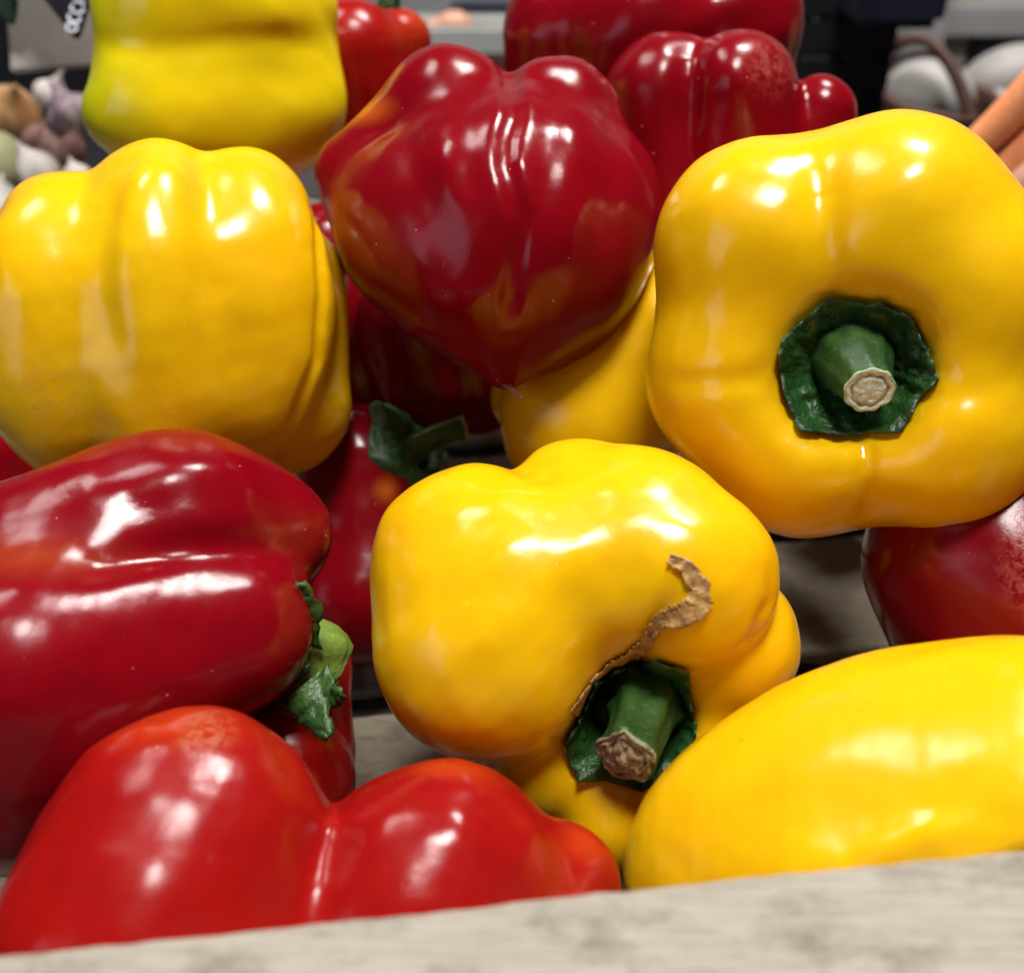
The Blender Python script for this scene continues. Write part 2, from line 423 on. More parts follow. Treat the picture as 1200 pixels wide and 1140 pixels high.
def add_calyx(b, root, center, outline, lift=6.0, seed=0, wr=1.6, mat=None, axis=None, start=150, ribs=8):
    """leafy collar lying on the skin: outline = traced pixels round center, or polar radii round an axis"""
    rnd = np.random.RandomState(seed); fr = [0.05, .15, .25, .35, .45, .55, .64, .73, .81, .88, .94, 1.0]
    if axis is None:
        poly = np.array(outline, float); q = []
        for i in range(len(poly)):
            for t in np.linspace(0, 1, 10, endpoint=False): q.append(poly[i] * (1 - t) + poly[(i + 1) % len(poly)] * t)
        rim = np.array(q) - np.array(center[:2]); m = len(rim)
        rim *= (1 + .022 * np.convolve(np.tile(rnd.normal(size=m), 3), [.3, .4, .3], 'same')[m:2 * m])[:, None]
        pix = np.concatenate([np.array(center[:2]) + f * rim for f in fr]); D, N = drape_view(b, pix, lift)
    else:
        ax = np.array(axis, float); ax /= np.linalg.norm(ax)
        u = np.cross(ax, [0.1, 1, 0.2]); u /= np.linalg.norm(u); v = np.cross(ax, u); m = 80
        th = np.linspace(0, 2 * math.pi, m, endpoint=False)
        r = np.interp(th, np.linspace(0, 2 * math.pi, len(outline) + 1), list(outline) + [outline[0]])
        P = np.concatenate([b.loc(*center) + f * r[:, None] * (np.cos(th)[:, None] * u + np.sin(th)[:, None] * v) for f in fr])
        D = b.drape(P, ax, start=start, lift=lift); N = np.tile(ax, (len(D), 1))
    wv = np.zeros(len(D))
    for _ in range(12):
        vv = rnd.normal(size=3); vv /= np.linalg.norm(vv); wv += np.sin(D @ vv * 2 * math.pi / rnd.uniform(11, 32) + rnd.uniform(0, 6.28))
    frr = np.repeat(fr, m); ang = np.tile(np.linspace(0, 2 * math.pi, m, endpoint=False), len(fr))
    h = np.maximum(wv * wr * 0.5 + 2.2 * np.abs(np.sin(ang * ribs / 2 + rnd.uniform(0, 6))) * frr, -lift + 1.5)
    D = D + N * h[:, None]; n = len(fr); F = []
    for i in range(n - 1):
        for j in range(m): F.append((i * m + j, (i + 1) * m + j, (i + 1) * m + (j + 1) % m, i * m + (j + 1) % m))
    F.append(tuple(range(m)))
    base = len(D); D = np.concatenate([D, D[(n - 1) * m:] - 12.0 * N[(n - 1) * m:]])   # rim turned down onto the skin
    for j in range(m): F.append(((n - 1) * m + j, base + j, base + (j + 1) % m, (n - 1) * m + (j + 1) % m))
    return mesh_obj('calyx', b.w(D), F, mat or M_CALYX, root)

PEPPERS = {}
def pepper(key, label, mat, ref, els, subs=(), grooves=(), k=22, wob=1.6, seed=1, cell=4.6, spots=(), parts=False, press=None):
    b = Body(ref, els, subs, grooves, k, wob, seed); lo, hi = b.bounds()
    if press is not None:                          # side pressed flat against a plank
        q, n = press; n = np.array([n @ b.X, n @ b.Y, n @ b.F]); q = (q - b.O) / b.sc; q = np.array([q @ b.X, q @ b.Y, q @ b.F])
        b.planes.append((n.astype(np.float32), float(q @ n)))
    P, Q = surface_nets(b.f, lo, hi, cell)
    T = tint_field(b, P, spots); Wd = b.w(P)
    org = np.array([Wd[:, 0].mean(), Wd[:, 1].mean(), Wd[:, 2].min()])
    if parts:
        root = empty('sweet_pepper', org); tag(root, label, 'pepper')
        body = mesh_obj('body', Wd, Q, mat, root, tint=T)
    else:
        root = mesh_obj('sweet_pepper', Wd, Q, mat, tint=T, origin=org); tag(root, label, 'pepper')
    PEPPERS[key] = (b, P); return b, root

def C(x1, y1, z1, r1, x2, y2, z2, r2, k=None):
    return ('c', (x1, y1, z1, r1), (x2, y2, z2, r2)) + ((k,) if k else ())
def E(x, y, z, rx, ry, rz, rot=(0, 0, 0), k=None):
    return ('e', (x, y, z), (rx, ry, rz), rot) + ((k,) if k else ())

#PEPPERS_BEGIN
# crate frame: u along the front plank, v into the crate, w out of its mouth
PA, PB = pt(0, 1117, .150), pt(1200, 992, .165)
cu = PB - PA; cu[2] = 0; cu /= np.linalg.norm(cu)
ch = np.cross([0, 0, 1.0], cu); TILT = R_(7)
cv = math.cos(TILT) * ch + math.sin(TILT) * np.array([0, 0, 1.0]); cw = np.cross(cu, cv)
CO = (PA + PB) / 2
def cr(u, v, w): return CO + u * cu + v * cv + w * cw

# ------------------------------------------------------------------ the peppers
M_LEM = pepper_mat("lemon_yellow_skin", (0.88, 0.66, 0.005), (0.86, 0.60, 0.004), (0.50, 0.56, 0.008), (0.62, 0.36, 0.08), 0.19, 0.30, (1, .5, .08), 0.007, True, 0.03)
# left yellow, standing on its stem end
pepper('A', 'big yellow pepper standing upright at the left edge, rounded lobes on top', M_YEL, (200, 380, .29), [
    E(90, 400, 4, 99, 168, 95), C(94, 274, 42, 66, 92, 340, 14, 84), E(192, 385, -42, 96, 184, 98), C(194, 246, 12, 75, 192, 340, -30, 88),
    E(282, 378, -14, 104, 176, 105, (0, 0, 4)), C(293, 252, 30, 78, 286, 340, -5, 92),
    C(340, 325, 74, 78, 318, 475, 60, 100), C(150, 300, 110, 80, 160, 470, 90, 95)],
    grooves=[([(134, 204), (114, 280), (116, 350), (130, 420), (145, 490)], 22, 9), ([(245, 188), (236, 250), (246, 330), (256, 420)], 20, 6), ([(372, 250), (378, 342), (372, 422), (334, 520)], 9, 8)],
    k=42, seed=3, spots=[(70, 460, None, (60, 60), 1, .25)])
# yellow-green behind it, lying down
b, r = pepper('B', 'yellow pepper with a greenish flank lying behind, top left', M_LEM, (250, 100, .37), [
    E(253, 127, -12, 145, 80, 78), C(196, 126, -5, 72, 312, 124, -5, 74), E(262, 14, -4, 134, 84, 82), C(224, 18, 0, 76, 306, 12, 0, 78), C(200, 76, 8, 78, 316, 70, 8, 80), C(220, 60, 80, 80, 325, 60, 60, 78)],
    grooves=[([(110, 52), (180, 58), (260, 50), (330, 46), (390, 58)], 15, 4)], k=40, wob=2.6, seed=8, spots=[(80, 120, None, (100, 150), 0, 1.0), (105, 15, None, (80, 70), 0, 1.0), (130, 200, None, (80, 38), 0, .9)])
# small red at the back
b, r = pepper('C', 'small red pepper with a green stem at the top edge, behind the yellow-green one', M_ORED, (440, 60, .42), [
    C(418, 60, -15, 58, 425, 140, -10, 55), C(462, 52, 15, 43, 455, 130, 15, 45), C(400, 50, 40, 50, 420, 130, 40, 50)],
    subs=[C(458, -40, 20, 26, 456, 12, 25, 16)], k=16, seed=5, cell=5, parts=True, spots=[(490, 10, None, (30, 60), 0, .4), (470, 40, None, 22, 0, .25)])
add_stem(b, r, [(*b.loc(456, 20, 22), 15), (*b.loc(462, -5, 20), 11), (*b.loc(470, -38, 16), 12)], M_CALYX, M_CUT, seed=4)
# pointed dark red in the middle
b, r = pepper('D', 'dark red pepper in the centre with a pointed tip and wrinkled glossy skin', M_RED, (580, 240, .30), [
    E(592, 262, 10, 182, 140, 140), C(530, 134, 62, 76, 560, 240, 12, 118), C(655, 152, 58, 82, 640, 250, 8, 118), C(404, 206, 60, 42, 500, 270, 15, 110), C(414, 198, 60, 42, 524, 142, 60, 76),
    C(690, 225, 45, 84, 640, 300, 15, 112), C(598, 286, 0, 154, 590, 424, -62, 26, 60)],
    grooves=[([(594, 70), (598, 100), (603, 132), (594, 160), (592, 190), (602, 225), (612, 255), (608, 295), (600, 345), (594, 390)], 10, 12),
             ([(552, 92), (544, 150), (554, 215), (578, 300)], 20, 6), ([(648, 96), (646, 170), (636, 240), (616, 320)], 20, 5), ([(470, 140), (484, 200), (510, 270), (550, 350)], 24, 6), ([(716, 130), (722, 200), (706, 270), (660, 350)], 22, 6)],
    k=30, seed=12, parts=True, spots=[(415, 132, None, (50, 20), 0, .8), (390, 250, None, (12, 20), 0, .4)])
V, F, ring, T = tube(b, [(*b.loc(589, 430, -66), 11), (*b.loc(596, 442, -78), 5), (*b.loc(610, 454, -84), 2)], 4, .25, seg=12, sub=4)
mesh_obj('dried_tip', b.w(V), F, M_TIP, r)
# back reds
pepper('E', 'tall dark red pepper cut off by the top edge, behind the others', M_RED, (765, 30, .385), [
    C(664, 40, 0, 74, 662, 110, 10, 72), C(752, 36, -38, 84, 755, 120, -25, 80), C(854, 36, 0, 86, 848, 110, 10, 80), C(760, 40, 80, 90, 760, 110, 80, 90)], grooves=[([(702, -20), (706, 30), (710, 80)], 20, 8), ([(808, -20), (804, 40)], 20, 8)],
    k=40, wob=2.4, seed=14, cell=5)
b, r = pepper('F', 'dark red pepper with a small knob lobe, between the pointed red and the stem-on yellow', M_RED, (850, 130, .345), [
    C(782, 118, 5, 76, 790, 230, 0, 80), C(862, 112, -15, 71, 870, 220, -10, 80), C(957, 133, 15, 43, 940, 200, 10, 55), C(830, 150, 80, 80, 850, 220, 80, 80)],
    grooves=[([(808, 62), (803, 110), (800, 160), (798, 200)], 16, 14), ([(850, 60), (862, 110), (880, 160)], 14, -4), ([(910, 80), (915, 130)], 12, 8)], k=20, seed=16, cell=5, spots=[(895, 85, None, (30, 34), 1, .35)])
# yellow seen stem-on
G_OUT = [(971, 353), (1028, 358), (1066, 373), (1085, 410), (1097, 444), (1077, 464), (1055, 505), (991, 507), (940, 504), (922, 461), (913, 417), (930, 386)]
b, r = pepper('G', 'yellow pepper facing the viewer with its green stem, at the right', M_YEL, (990, 390, .262), [
    E(990, 388, 30, 222, 238, 150), C(884, 288, -5, 118, 930, 330, 110, 110), C(1048, 268, -5, 112, 1040, 330, 110, 110), C(1112, 352, 0, 112, 1060, 370, 110, 110),
    C(1096, 498, -5, 116, 1040, 440, 110, 110), C(940, 510, -5, 118, 950, 440, 110, 110), C(870, 438, 0, 113, 930, 420, 110, 110)],
    subs=[C(1004, 432, -215, 110, 1004, 430, -112, 78, 80)],
    grooves=[([(1014, 512), (1014, 560), (1017, 612)], 9, 6), ([(908, 440), (850, 446), (800, 448), (768, 450)], 14, 4), ([(968, 345), (966, 300), (964, 240), (962, 165)], 20, 8),
             ([(1098, 450), (1140, 458), (1190, 466)], 18, 7), ([(1072, 372), (1110, 350), (1150, 330)], 24, 5), ([(935, 500), (915, 540), (900, 590)], 22, 4), ([(1062, 505), (1082, 545), (1090, 590)], 20, 4)],
    k=62, seed=21, cell=4.4, parts=True)
add_calyx(b, r, (1004, 434), [(1004 + (x - 1004) * 1.035, 434 + (y - 434) * 1.035) for x, y in G_OUT], seed=2, wr=2.6)
add_stem(b, r, [(*b.loc(1002, 418, -30), 70), (*b.loc(1002, 420, -44), 52), (*b.loc(1003, 423, -58), 44), (*b.loc(1008, 432, -82), 36), (*b.loc(1014, 443, -102), 29), (*b.loc(1017, 449, -113), 26), (*b.loc(1018, 451, -117), 25.5)], M_STEM, M_CUT, 9, 7, 0.035)
# yellow below the pointed red
pepper('H', 'yellow pepper mostly hidden below the pointed red one', M_YEL, (690, 480, .33), [
    C(690, 490, 0, 106, 770, 400, 10, 110), C(622, 465, 40, 52, 700, 420, 40, 80)], k=12, seed=23, cell=5.5)
# dark red in the gap with a green stem
b, r = pepper('I', 'dark red pepper deep in the gap with a dark green stem', M_RED, (440, 610, .345), [
    C(425, 545, 20, 74, 430, 690, 10, 92), C(470, 560, 40, 60, 480, 690, 30, 80)], subs=[C(500, 520, -20, 26, 470, 540, 10, 20, 14)], k=18, seed=25, cell=5.5, parts=True, spots=[(452, 575, None, 16, 0, .6)])
add_calyx(b, r, (470, 530, 0), [64, 54, 70, 54, 66, 52, 64, 54], lift=4, seed=5, axis=(.55, -.55, -.6), start=90)
add_stem(b, r, [(*b.loc(472, 536, -15), 20), (*b.loc(495, 520, -30), 15), (*b.loc(522, 508, -32), 13), (*b.loc(540, 503, -28), 14)], M_STEM, M_CUT, 6, 9)
pepper('Q', 'red pepper in deep shade below the pointed one', M_RED, (500, 440, .375), [
    C(486, 380, 0, 76, 500, 450, 0, 60), C(550, 400, 10, 70, 560, 450, 10, 60)], k=18, seed=27, cell=7)
for key, lab, mt, ref, rr in (('R', 'red pepper inside the heap, wholly behind the stem-on yellow one', M_RED, (1035, 440, .365), 112),  # filler peppers added to keep lamp light out of the gaps
                              ('S', 'yellow pepper inside the heap, wholly behind the scarred yellow one', M_YEL, (690, 660, .335), 104),
                              ('U', 'red pepper inside the heap, wholly behind the left yellow one', M_RED, (200, 400, .385), 110),
                              ('X', 'red pepper in the dark corner under the left yellow one', M_RED, (-20, 560, .36), 84),  # added to darken this corner, where there is only shade
                              ('V', 'red pepper inside the heap, wholly behind the pointed one', M_RED, (600, 290, .385), 105)):
    x, y, d = ref
    pepper(key, lab, mt, ref, [C(x - rr * .42, y - rr * .3, 0, rr * .55, x - rr * .4, y + rr * .4, 0, rr * .6), C(x + rr * .42, y - rr * .3, 0, rr * .55, x + rr * .38, y + rr * .4, 0, rr * .6),
        C(x, y - rr * .3, rr * .4, rr * .55, x, y + rr * .4, rr * .4, rr * .6), C(x, y - rr * .25, -rr * .3, rr * .55, x, y + rr * .4, -rr * .3, rr * .55)], k=20, seed=len(lab), cell=9)
pepper('T', 'red pepper added to darken the gap between the left yellow and the pointed red', M_RED, (385, 340, .37), [
    C(385, 290, 20, 50, 395, 380, 10, 62), C(340, 330, 30, 60, 350, 420, 30, 60), C(405, 400, 20, 60, 415, 480, 25, 62)], k=16, seed=29, cell=7)  # made-up pepper standing in for the shade in this gap
# left red, stem to the right
b, r = pepper('J', 'big dark red pepper lying at the left edge, its stem pointing right', M_RED, (200, 710, .245), [
    C(312, 622, 30, 80, 250, 660, 60, 100), C(208, 624, 10, 128, 70, 684, 20, 130), C(262, 736, -48, 100, 70, 790, -50, 150), C(200, 790, 60, 90, 60, 860, 0, 140), C(100, 730, 60, 140, 240, 700, 70, 110)],
    subs=[C(400, 770, 0, 34, 330, 760, 20, 22, 30)],
    grooves=[([(345, 655), (290, 640), (220, 640), (120, 660), (20, 690)], 20, 9), ([(300, 570), (230, 580), (150, 600), (60, 640)], 26, 5), ([(330, 720), (260, 745), (180, 755), (80, 770)], 26, 3)],
    k=60, seed=31, cell=4.4, parts=True, spots=[(60, 660, None, (110, 26), 0, .16)])
add_calyx(b, r, (352, 775, 10), [70, 50, 84, 52, 66, 46, 76, 50], lift=4, seed=6, axis=(.85, .25, -.45), start=70)
add_stem(b, r, [(*b.loc(325, 764, 4), 46), (*b.loc(345, 767, 2), 47), (*b.loc(364, 770, 2), 45), (*b.loc(380, 773, 4), 41), (*b.loc(392, 777, 7), 36), (*b.loc(396, 779, 8), 33)], M_STEML, M_CUTB, 5, 11, 0.07)
def sepal(root, pix, d, wd, mat, bend=.25):
    P = np.array([pt(x, y, d - .0035 * i) for i, (x, y) in enumerate(pix)]); n = 16; q = []
    t = np.linspace(0, 1, n); ax = np.array([np.interp(t, np.linspace(0, 1, len(P)), P[:, i]) for i in range(3)]).T
    tg = np.gradient(ax, axis=0); tg /= np.linalg.norm(tg, axis=1)[:, None]; sd = np.cross(tg, FW); sd /= np.linalg.norm(sd, axis=1)[:, None]
    V = []; rnd = np.random.RandomState(len(pix))
    for i in range(n):
        w = wd * (1 - t[i]) ** .7 * (1 + .10 * rnd.normal()) + .0004
        for s_ in np.linspace(-1, 1, 7): V.append(ax[i] + sd[i] * s_ * w + FW * (.35 * w * s_ * s_ + .0004 * rnd.normal()))
    F = [(i * 7 + j, i * 7 + j + 1, (i + 1) * 7 + j + 1, (i + 1) * 7 + j) for i in range(n - 1) for j in range(6)]
    o = mesh_obj('sepal', np.array(V), F, mat, root); so = o.modifiers.new('thickness', 'SOLIDIFY'); so.thickness = .0008
M_SEPAL = green_mat("sepal_green", (0.018, 0.06, 0.010), (0.04, 0.10, 0.016), (0.10, 0.16, 0.05), .38, .6)
sepal(r, [(350, 806), (368, 836), (386, 864)], .239, .0058, M_SEPAL)
sepal(r, [(350, 750), (362, 716), (352, 682)], .243, .0046, M_SEPAL)
sepal(r, [(372, 800), (392, 815), (402, 812)], .241, .0040, M_SEPAL)
pepper('K', 'red pepper tucked under the stem of the big left red one', M_ORED, (360, 860, .27), [
    C(345, 790, 25, 66, 340, 880, 20, 80), C(325, 915, -20, 94, 300, 940, 0, 90)], k=10, seed=33, cell=5.5)
# front red, two big lobes
pepper('L', 'bright red two-lobed pepper at the front left behind the crate plank', M_ORED, (360, 1010, .205), [
    E(222, 1014, 0, 170, 178, 140), C(190, 1085, 0, 160, 240, 1110, 10, 150), E(516, 1032, 0, 148, 142, 135), C(480, 1100, 10, 140, 560, 1100, 10, 130), C(664, 1040, 20, 80, 600, 1090, 20, 110, 46), C(330, 1090, 20, 110, 430, 1095, 20, 110)],
    k=44, wob=2.4, seed=35, cell=5.0, spots=[(190, 860, None, (110, 40), 0, .35), (520, 900, None, (90, 20), 0, .4), (238, 872, None, (34, 30), 1, .7), (690, 985, None, (40, 30), 0, .4)], press=(cr(0, .0022, 0), -cv))
# centre yellow with dried scar
b, r = pepper('M', 'yellow pepper in the middle with a brown dried scar and a stem facing down', M_YEL, (680, 720, .25), [
    C(542, 652, 5, 109, 576, 756, -30, 131), C(676, 590, 30, 84, 690, 650, 40, 110), C(742, 622, 0, 98, 800, 678, -46, 102),
    C(740, 612, 40, 88, 848, 752, 40, 92, 26), C(630, 898, 25, 56, 640, 840, 60, 84), C(712, 966, 35, 56, 720, 880, 70, 80), C(800, 860, 40, 60, 780, 800, 70, 90), C(640, 700, 60, 120, 760, 720, 70, 110), C(600, 678, -42, 112, 750, 655, -36, 100)],
    subs=[C(752, 880, -150, 78, 744, 832, 10, 58, 34)],
    grooves=[([(604, 542), (640, 560), (690, 575)], 18, 7), ([(880, 752), (905, 700), (900, 650)], 14, 5), ([(690, 620), (730, 680), (764, 730)], 34, 6), ([(800, 690), (770, 730), (748, 770), (730, 800)], 13, 9)],
    k=60, seed=41, cell=4.4, parts=True)
add_calyx(b, r, (742, 852), [(697, 800), (735, 782), (768, 774), (808, 788), (812, 830), (818, 862), (794, 900), (752, 927), (712, 915), (676, 917), (662, 872), (684, 838)], seed=8, wr=2.2)
add_stem(b, r, [(*b.loc(752, 818, 8), 52), (*b.loc(750, 824, -16), 38), (*b.loc(746, 838, -38), 32), (*b.loc(737, 856, -60), 31), (*b.loc(730, 868, -74), 34), (*b.loc(727, 872, -79), 33)], M_STEM, M_CUTB, 5, 13, 0.10, 6, rough=4.5)

def ribbon(b, path, seed=0, lift=1.2, name='dried_scar', root=None, nseg=9):
    """crinkled dry strip draped on the skin: (x, y, half width)"""
    pts = np.array(path, float); rnd = np.random.RandomState(seed); q = []
    for i in range(len(pts) - 1):
        for t in np.linspace(0, 1, 10, endpoint=False): q.append(pts[i] * (1 - t) + pts[i + 1] * t)
    q.append(pts[-1]); q = np.array(q); t = np.gradient(q[:, :2], axis=0); t /= np.linalg.norm(t, axis=1)[:, None]
    nr = np.stack([-t[:, 1], t[:, 0]], 1); P = []; H = []
    for i in range(len(q)):
        for s in np.linspace(-1, 1, nseg):
            jw = 1 + 0.13 * rnd.normal() * (abs(s) > .8)
            P.append([q[i, 0] + nr[i, 0] * s * q[i, 2] * jw, q[i, 1] + nr[i, 1] * s * q[i, 2] * jw])
            H.append(lift + 3.4 * abs(s) ** 2 * (0.3 + rnd.rand()) + 1.0 * math.sin(i * 0.9 + s * 2) + 0.7 * rnd.normal())
    D, N = drape_view(b, np.array(P), 1.5); D = D + N * np.array(H)[:, None]
    F = [(i * nseg + j, (i + 1) * nseg + j, (i + 1) * nseg + j + 1, i * nseg + j + 1) for i in range(len(q) - 1) for j in range(nseg - 1)]
    o = mesh_obj(name, b.w(D), F, M_SCAR, root)
    so = o.modifiers.new('thickness', 'SOLIDIFY'); so.thickness = 0.00025
    return o
ribbon(b, [(784, 654, 6), (804, 664, 9), (820, 688, 12), (818, 712, 15), (796, 722, 15), (774, 726, 9), (762, 744, 6), (752, 760, 8), (736, 772, 6), (716, 786, 9), (699, 802, 8), (686, 820, 7), (674, 838, 8)], 3, root=r)
# front right yellow
pepper('N', 'yellow pepper lying at the front right behind the crate plank', M_YEL, (1000, 910, .218), [
    E(1070, 965, 0, 352, 200, 190, (0, 0, -14)), C(1000, 1000, -60, 140, 1180, 950, -60, 160), C(900, 1000, 40, 120, 1200, 960, 60, 160)],
    grooves=[([(800, 985), (900, 960), (1010, 945), (1200, 900)], 46, 9), ([(930, 830), (1040, 800), (1180, 790)], 50, 5), ([(990, 1010), (1080, 978), (1170, 962)], 16, -7)], k=60, seed=45, cell=5.5, spots=[(740, 1000, None, (60, 60), 0, .35)], press=(cr(0, .0022, 0), -cv))
# right red
pepper('O', 'dark red pepper at the right edge below the stem-on yellow one', M_RED, (1150, 680, .275), [
    C(1160, 655, 0, 141, 1190, 720, 10, 150), C(1260, 640, 0, 120, 1270, 720, 10, 120)], k=24, seed=47, cell=5.5, spots=[(1200, 665, None, (36, 56), 1, .5)])
#PEPPERS_END
# ------------------------------------------------------------------ the crate
def wood_mat(name, c1, c2, c3):
    k = NT(name)
    g = k.noise(60, 6, 0.65, (1, 14, 14), 0.4); st = k.noise(70, 5, 0.65, (1.0, 1.6, 1.6)); f = k.noise(900, 3, .6, (.15, 1, 1))
    c = k.mix(k.rng(g, .3, .72, 0, 1), c1, c2)
    c = k.mix(k.rng(st, .52, .74, 0, .8), c, c3)
    c = k.mix(k.rng(f, .55, .75, 0, .35), c, c3)
    k.set('Base Color', c); k.set('Roughness', .8); k.set('Specular IOR Level', .25)
    k.set('Normal', k.bump(f, .35, .0005, k.bump(g, .4, .001)))
    return k.m
M_WOOD = wood_mat("weathered_wood", (0.38, 0.35, 0.295), (0.29, 0.262, 0.21), (0.14, 0.12, 0.09))
M_SLAT = wood_mat("crate_slat_wood", (0.28, 0.245, 0.18), (0.21, 0.175, 0.125), (0.11, 0.09, 0.06))  # slat wood toned down, shade of the gaps put into its colour

def board(name, parent, u0, u1, v0, v1, w0, w1, mat, seed=0, jag=0.0006, frame=None, nlong=90, axis=0):
    """a sawn board with slightly ragged edges; long axis = axis (0 u, 1 v, 2 w)"""
    frame = frame or cr; rnd = np.random.RandomState(seed)
    lo = [u0, v0, w0]; hi = [u1, v1, w1]; a = axis; bx, cx = [i for i in range(3) if i != a]
    t = np.linspace(0, 1, nlong); V = []
    def wob(n): 
        x = np.zeros(n)
        for f, am in ((2, 1.0), (5, .7), (13, .6), (29, .5), (60, .35)): x += am * np.sin(t * f * 6.28 * rnd.uniform(.7, 1.3) + rnd.uniform(0, 6.28))
        return x * jag
    ch_ = min(.0012, min(hi[bx] - lo[bx], hi[cx] - lo[cx]) * .18)
    prof = [(lo[bx] + ch_, lo[cx]), (hi[bx] - ch_, lo[cx]), (hi[bx], lo[cx] + ch_), (hi[bx], hi[cx] - ch_), (hi[bx] - ch_, hi[cx]), (lo[bx] + ch_, hi[cx]), (lo[bx], hi[cx] - ch_), (lo[bx], lo[cx] + ch_)]
    ws = [(wob(nlong), wob(nlong)) for _ in range(4)]; pick = [0, 1, 1, 2, 2, 3, 3, 0]
    for i in range(nlong):
        for q, (pb, pc) in enumerate(prof):
            p = [0, 0, 0]; p[a] = lo[a] + (hi[a] - lo[a]) * t[i]
            p[bx] = pb + ws[pick[q]][0][i] * .5; p[cx] = pc + ws[pick[q]][1][i]; V.append(frame(*p))
    F = []
    for i in range(nlong - 1):
        for q in range(8): F.append((i * 8 + q, i * 8 + (q + 1) % 8, (i + 1) * 8 + (q + 1) % 8, (i + 1) * 8 + q))
    F.append(tuple(range(8))); F.append(tuple((nlong - 1) * 8 + q for q in range(8)))
    return mesh_obj(name, np.array(V), F, mat, parent, smooth=False)

crate = empty('wooden_crate', cr(0, .2, -.142))
tag(crate, 'pale weathered wooden crate holding all the peppers, front plank at the bottom edge', 'crate')
CL, CR_, CB, CD = -.185, .205, .44, -.135
board('front_plank', crate, CL, CR_, -.026, 0, -.062, 0, M_WOOD, 1, .00022, nlong=260)
board('front_plank', crate, CL, CR_, -.02, -.002, -.135, -.072, M_WOOD, 2)
BKW = float((pt(545, 54, .47) - CO) @ cw) - .075; CB = float((pt(545, 54, .47) - CO) @ cv)
board('back_plank', crate, CL, CR_, CB, CB + .005, -.04 + BKW, BKW, M_WOOD, 3, .001)
for i, u in enumerate((CL - .006, CR_ + .001)):
    board('side_plank', crate, u, u + .005, 0, CB, -.115, -.075, M_WOOD, 5 + i, axis=1)
for i in range(7):
    v0 = .012 + i * .066
    board('bottom_slat', crate, CL, CR_, v0, v0 + .056, CD - .006, CD, M_SLAT, 20 + i)
for i, (u, v) in enumerate(((CL, .006), (CR_ - .022, .006), (CL, CB - .024), (CR_ - .022, CB - .024))):
    board('corner_post', crate, u, u + .02, v, v + .018, CD + .001, (-.075 if v < .1 else min(BKW, -.075)), M_SLAT, 40 + i, axis=2, nlong=20)

# ------------------------------------------------------------------ stall and background
def box(name, c, ex, ey, ez, sx, sy, sz, mat, parent=None, bev=.004):
    """bevelled box: centre c, unit axes, full sizes"""
    import bmesh
    bm = bmesh.new(); bmesh.ops.create_cube(bm, size=1.0)
    for v in bm.verts: v.co = Vector((v.co.x * sx, v.co.y * sy, v.co.z * sz))
    bmesh.ops.bevel(bm, geom=bm.edges[:], offset=min(bev, .45 * min(sx, sy, sz)), segments=2, affect='EDGES')
    P = np.array([np.array(c) + v.co.x * np.array(ex) + v.co.y * np.array(ey) + v.co.z * np.array(ez) for v in bm.verts])
    bm.verts.index_update(); F = [tuple(v.index for v in f.verts) for f in bm.faces]; bm.free()
    return mesh_obj(name, P, F, mat, parent, smooth=False)
XA, YA, ZA = (1, 0, 0), (0, 1, 0), (0, 0, 1)
M_TABLE = simple_mat("dark_counter", (0.035, 0.03, 0.027), (0.06, 0.05, 0.045), 9, .6)
M_WALL = simple_mat("grey_wall", (0.30, 0.31, 0.31), (0.24, 0.25, 0.25), 3, .7)
M_CARD = simple_mat("pale_card", (0.46, 0.41, 0.36), (0.42, 0.375, 0.33), 12, .6)
M_SLATE = simple_mat("slate", (0.008, 0.008, 0.012), (0.012, 0.012, 0.018), 40, .9, spec=.1)
M_CHALK = simple_mat("chalk_white", (0.75, 0.78, 0.84), (0.6, 0.64, 0.72), 90, .8)
M_BLACK = simple_mat("black_plastic", (0.006, 0.006, 0.008), (0.012, 0.012, 0.015), 30, .45)
M_NAVY = simple_mat("navy_plastic", (0.006, 0.008, 0.02), (0.01, 0.012, 0.028), 30, .5)
M_PALE = simple_mat("pale_skin", (0.44, 0.42, 0.39), (0.30, 0.29, 0.28), 26, .6)
M_GREY = simple_mat("pale_grey_metal", (0.34, 0.33, 0.33), (0.27, 0.26, 0.26), 6, .5)
M_WICK = simple_mat("brown_wicker", (0.10, 0.040, 0.026), (0.05, 0.02, 0.014), 80, .55, .4, 200)
M_WHITE = simple_mat("white_tray", (0.50, 0.51, 0.49), (0.42, 0.43, 0.41), 14, .6)
M_PEACH = simple_mat("peach_skin", (0.66, 0.36, 0.24), (0.55, 0.26, 0.18), 40, .5)
M_ONION = simple_mat("onion_skin", (0.56, 0.36, 0.18), (0.36, 0.16, 0.05), 40, .4, stretch=(3, 3, .6))
M_GONION = simple_mat("pale_green_skin", (0.52, 0.52, 0.30), (0.42, 0.44, 0.22), 20, .4)
M_GARL = simple_mat("garlic_skin", (0.66, 0.62, 0.56), (0.52, 0.46, 0.42), 40, .6, stretch=(3, 3, .6))
M_PURP = simple_mat("purple_garlic_skin", (0.27, 0.12, 0.22), (0.55, 0.49, 0.48), 30, .5, stretch=(2.5, 2.5, .8))
M_SHAL = simple_mat("pink_shallot_skin", (0.40, 0.22, 0.20), (0.30, 0.15, 0.12), 30, .45, stretch=(2.5, 2.5, .6))
M_LEAF = simple_mat("dark_leaf", (0.012, 0.035, 0.016), (0.02, 0.05, 0.02), 40, .5)

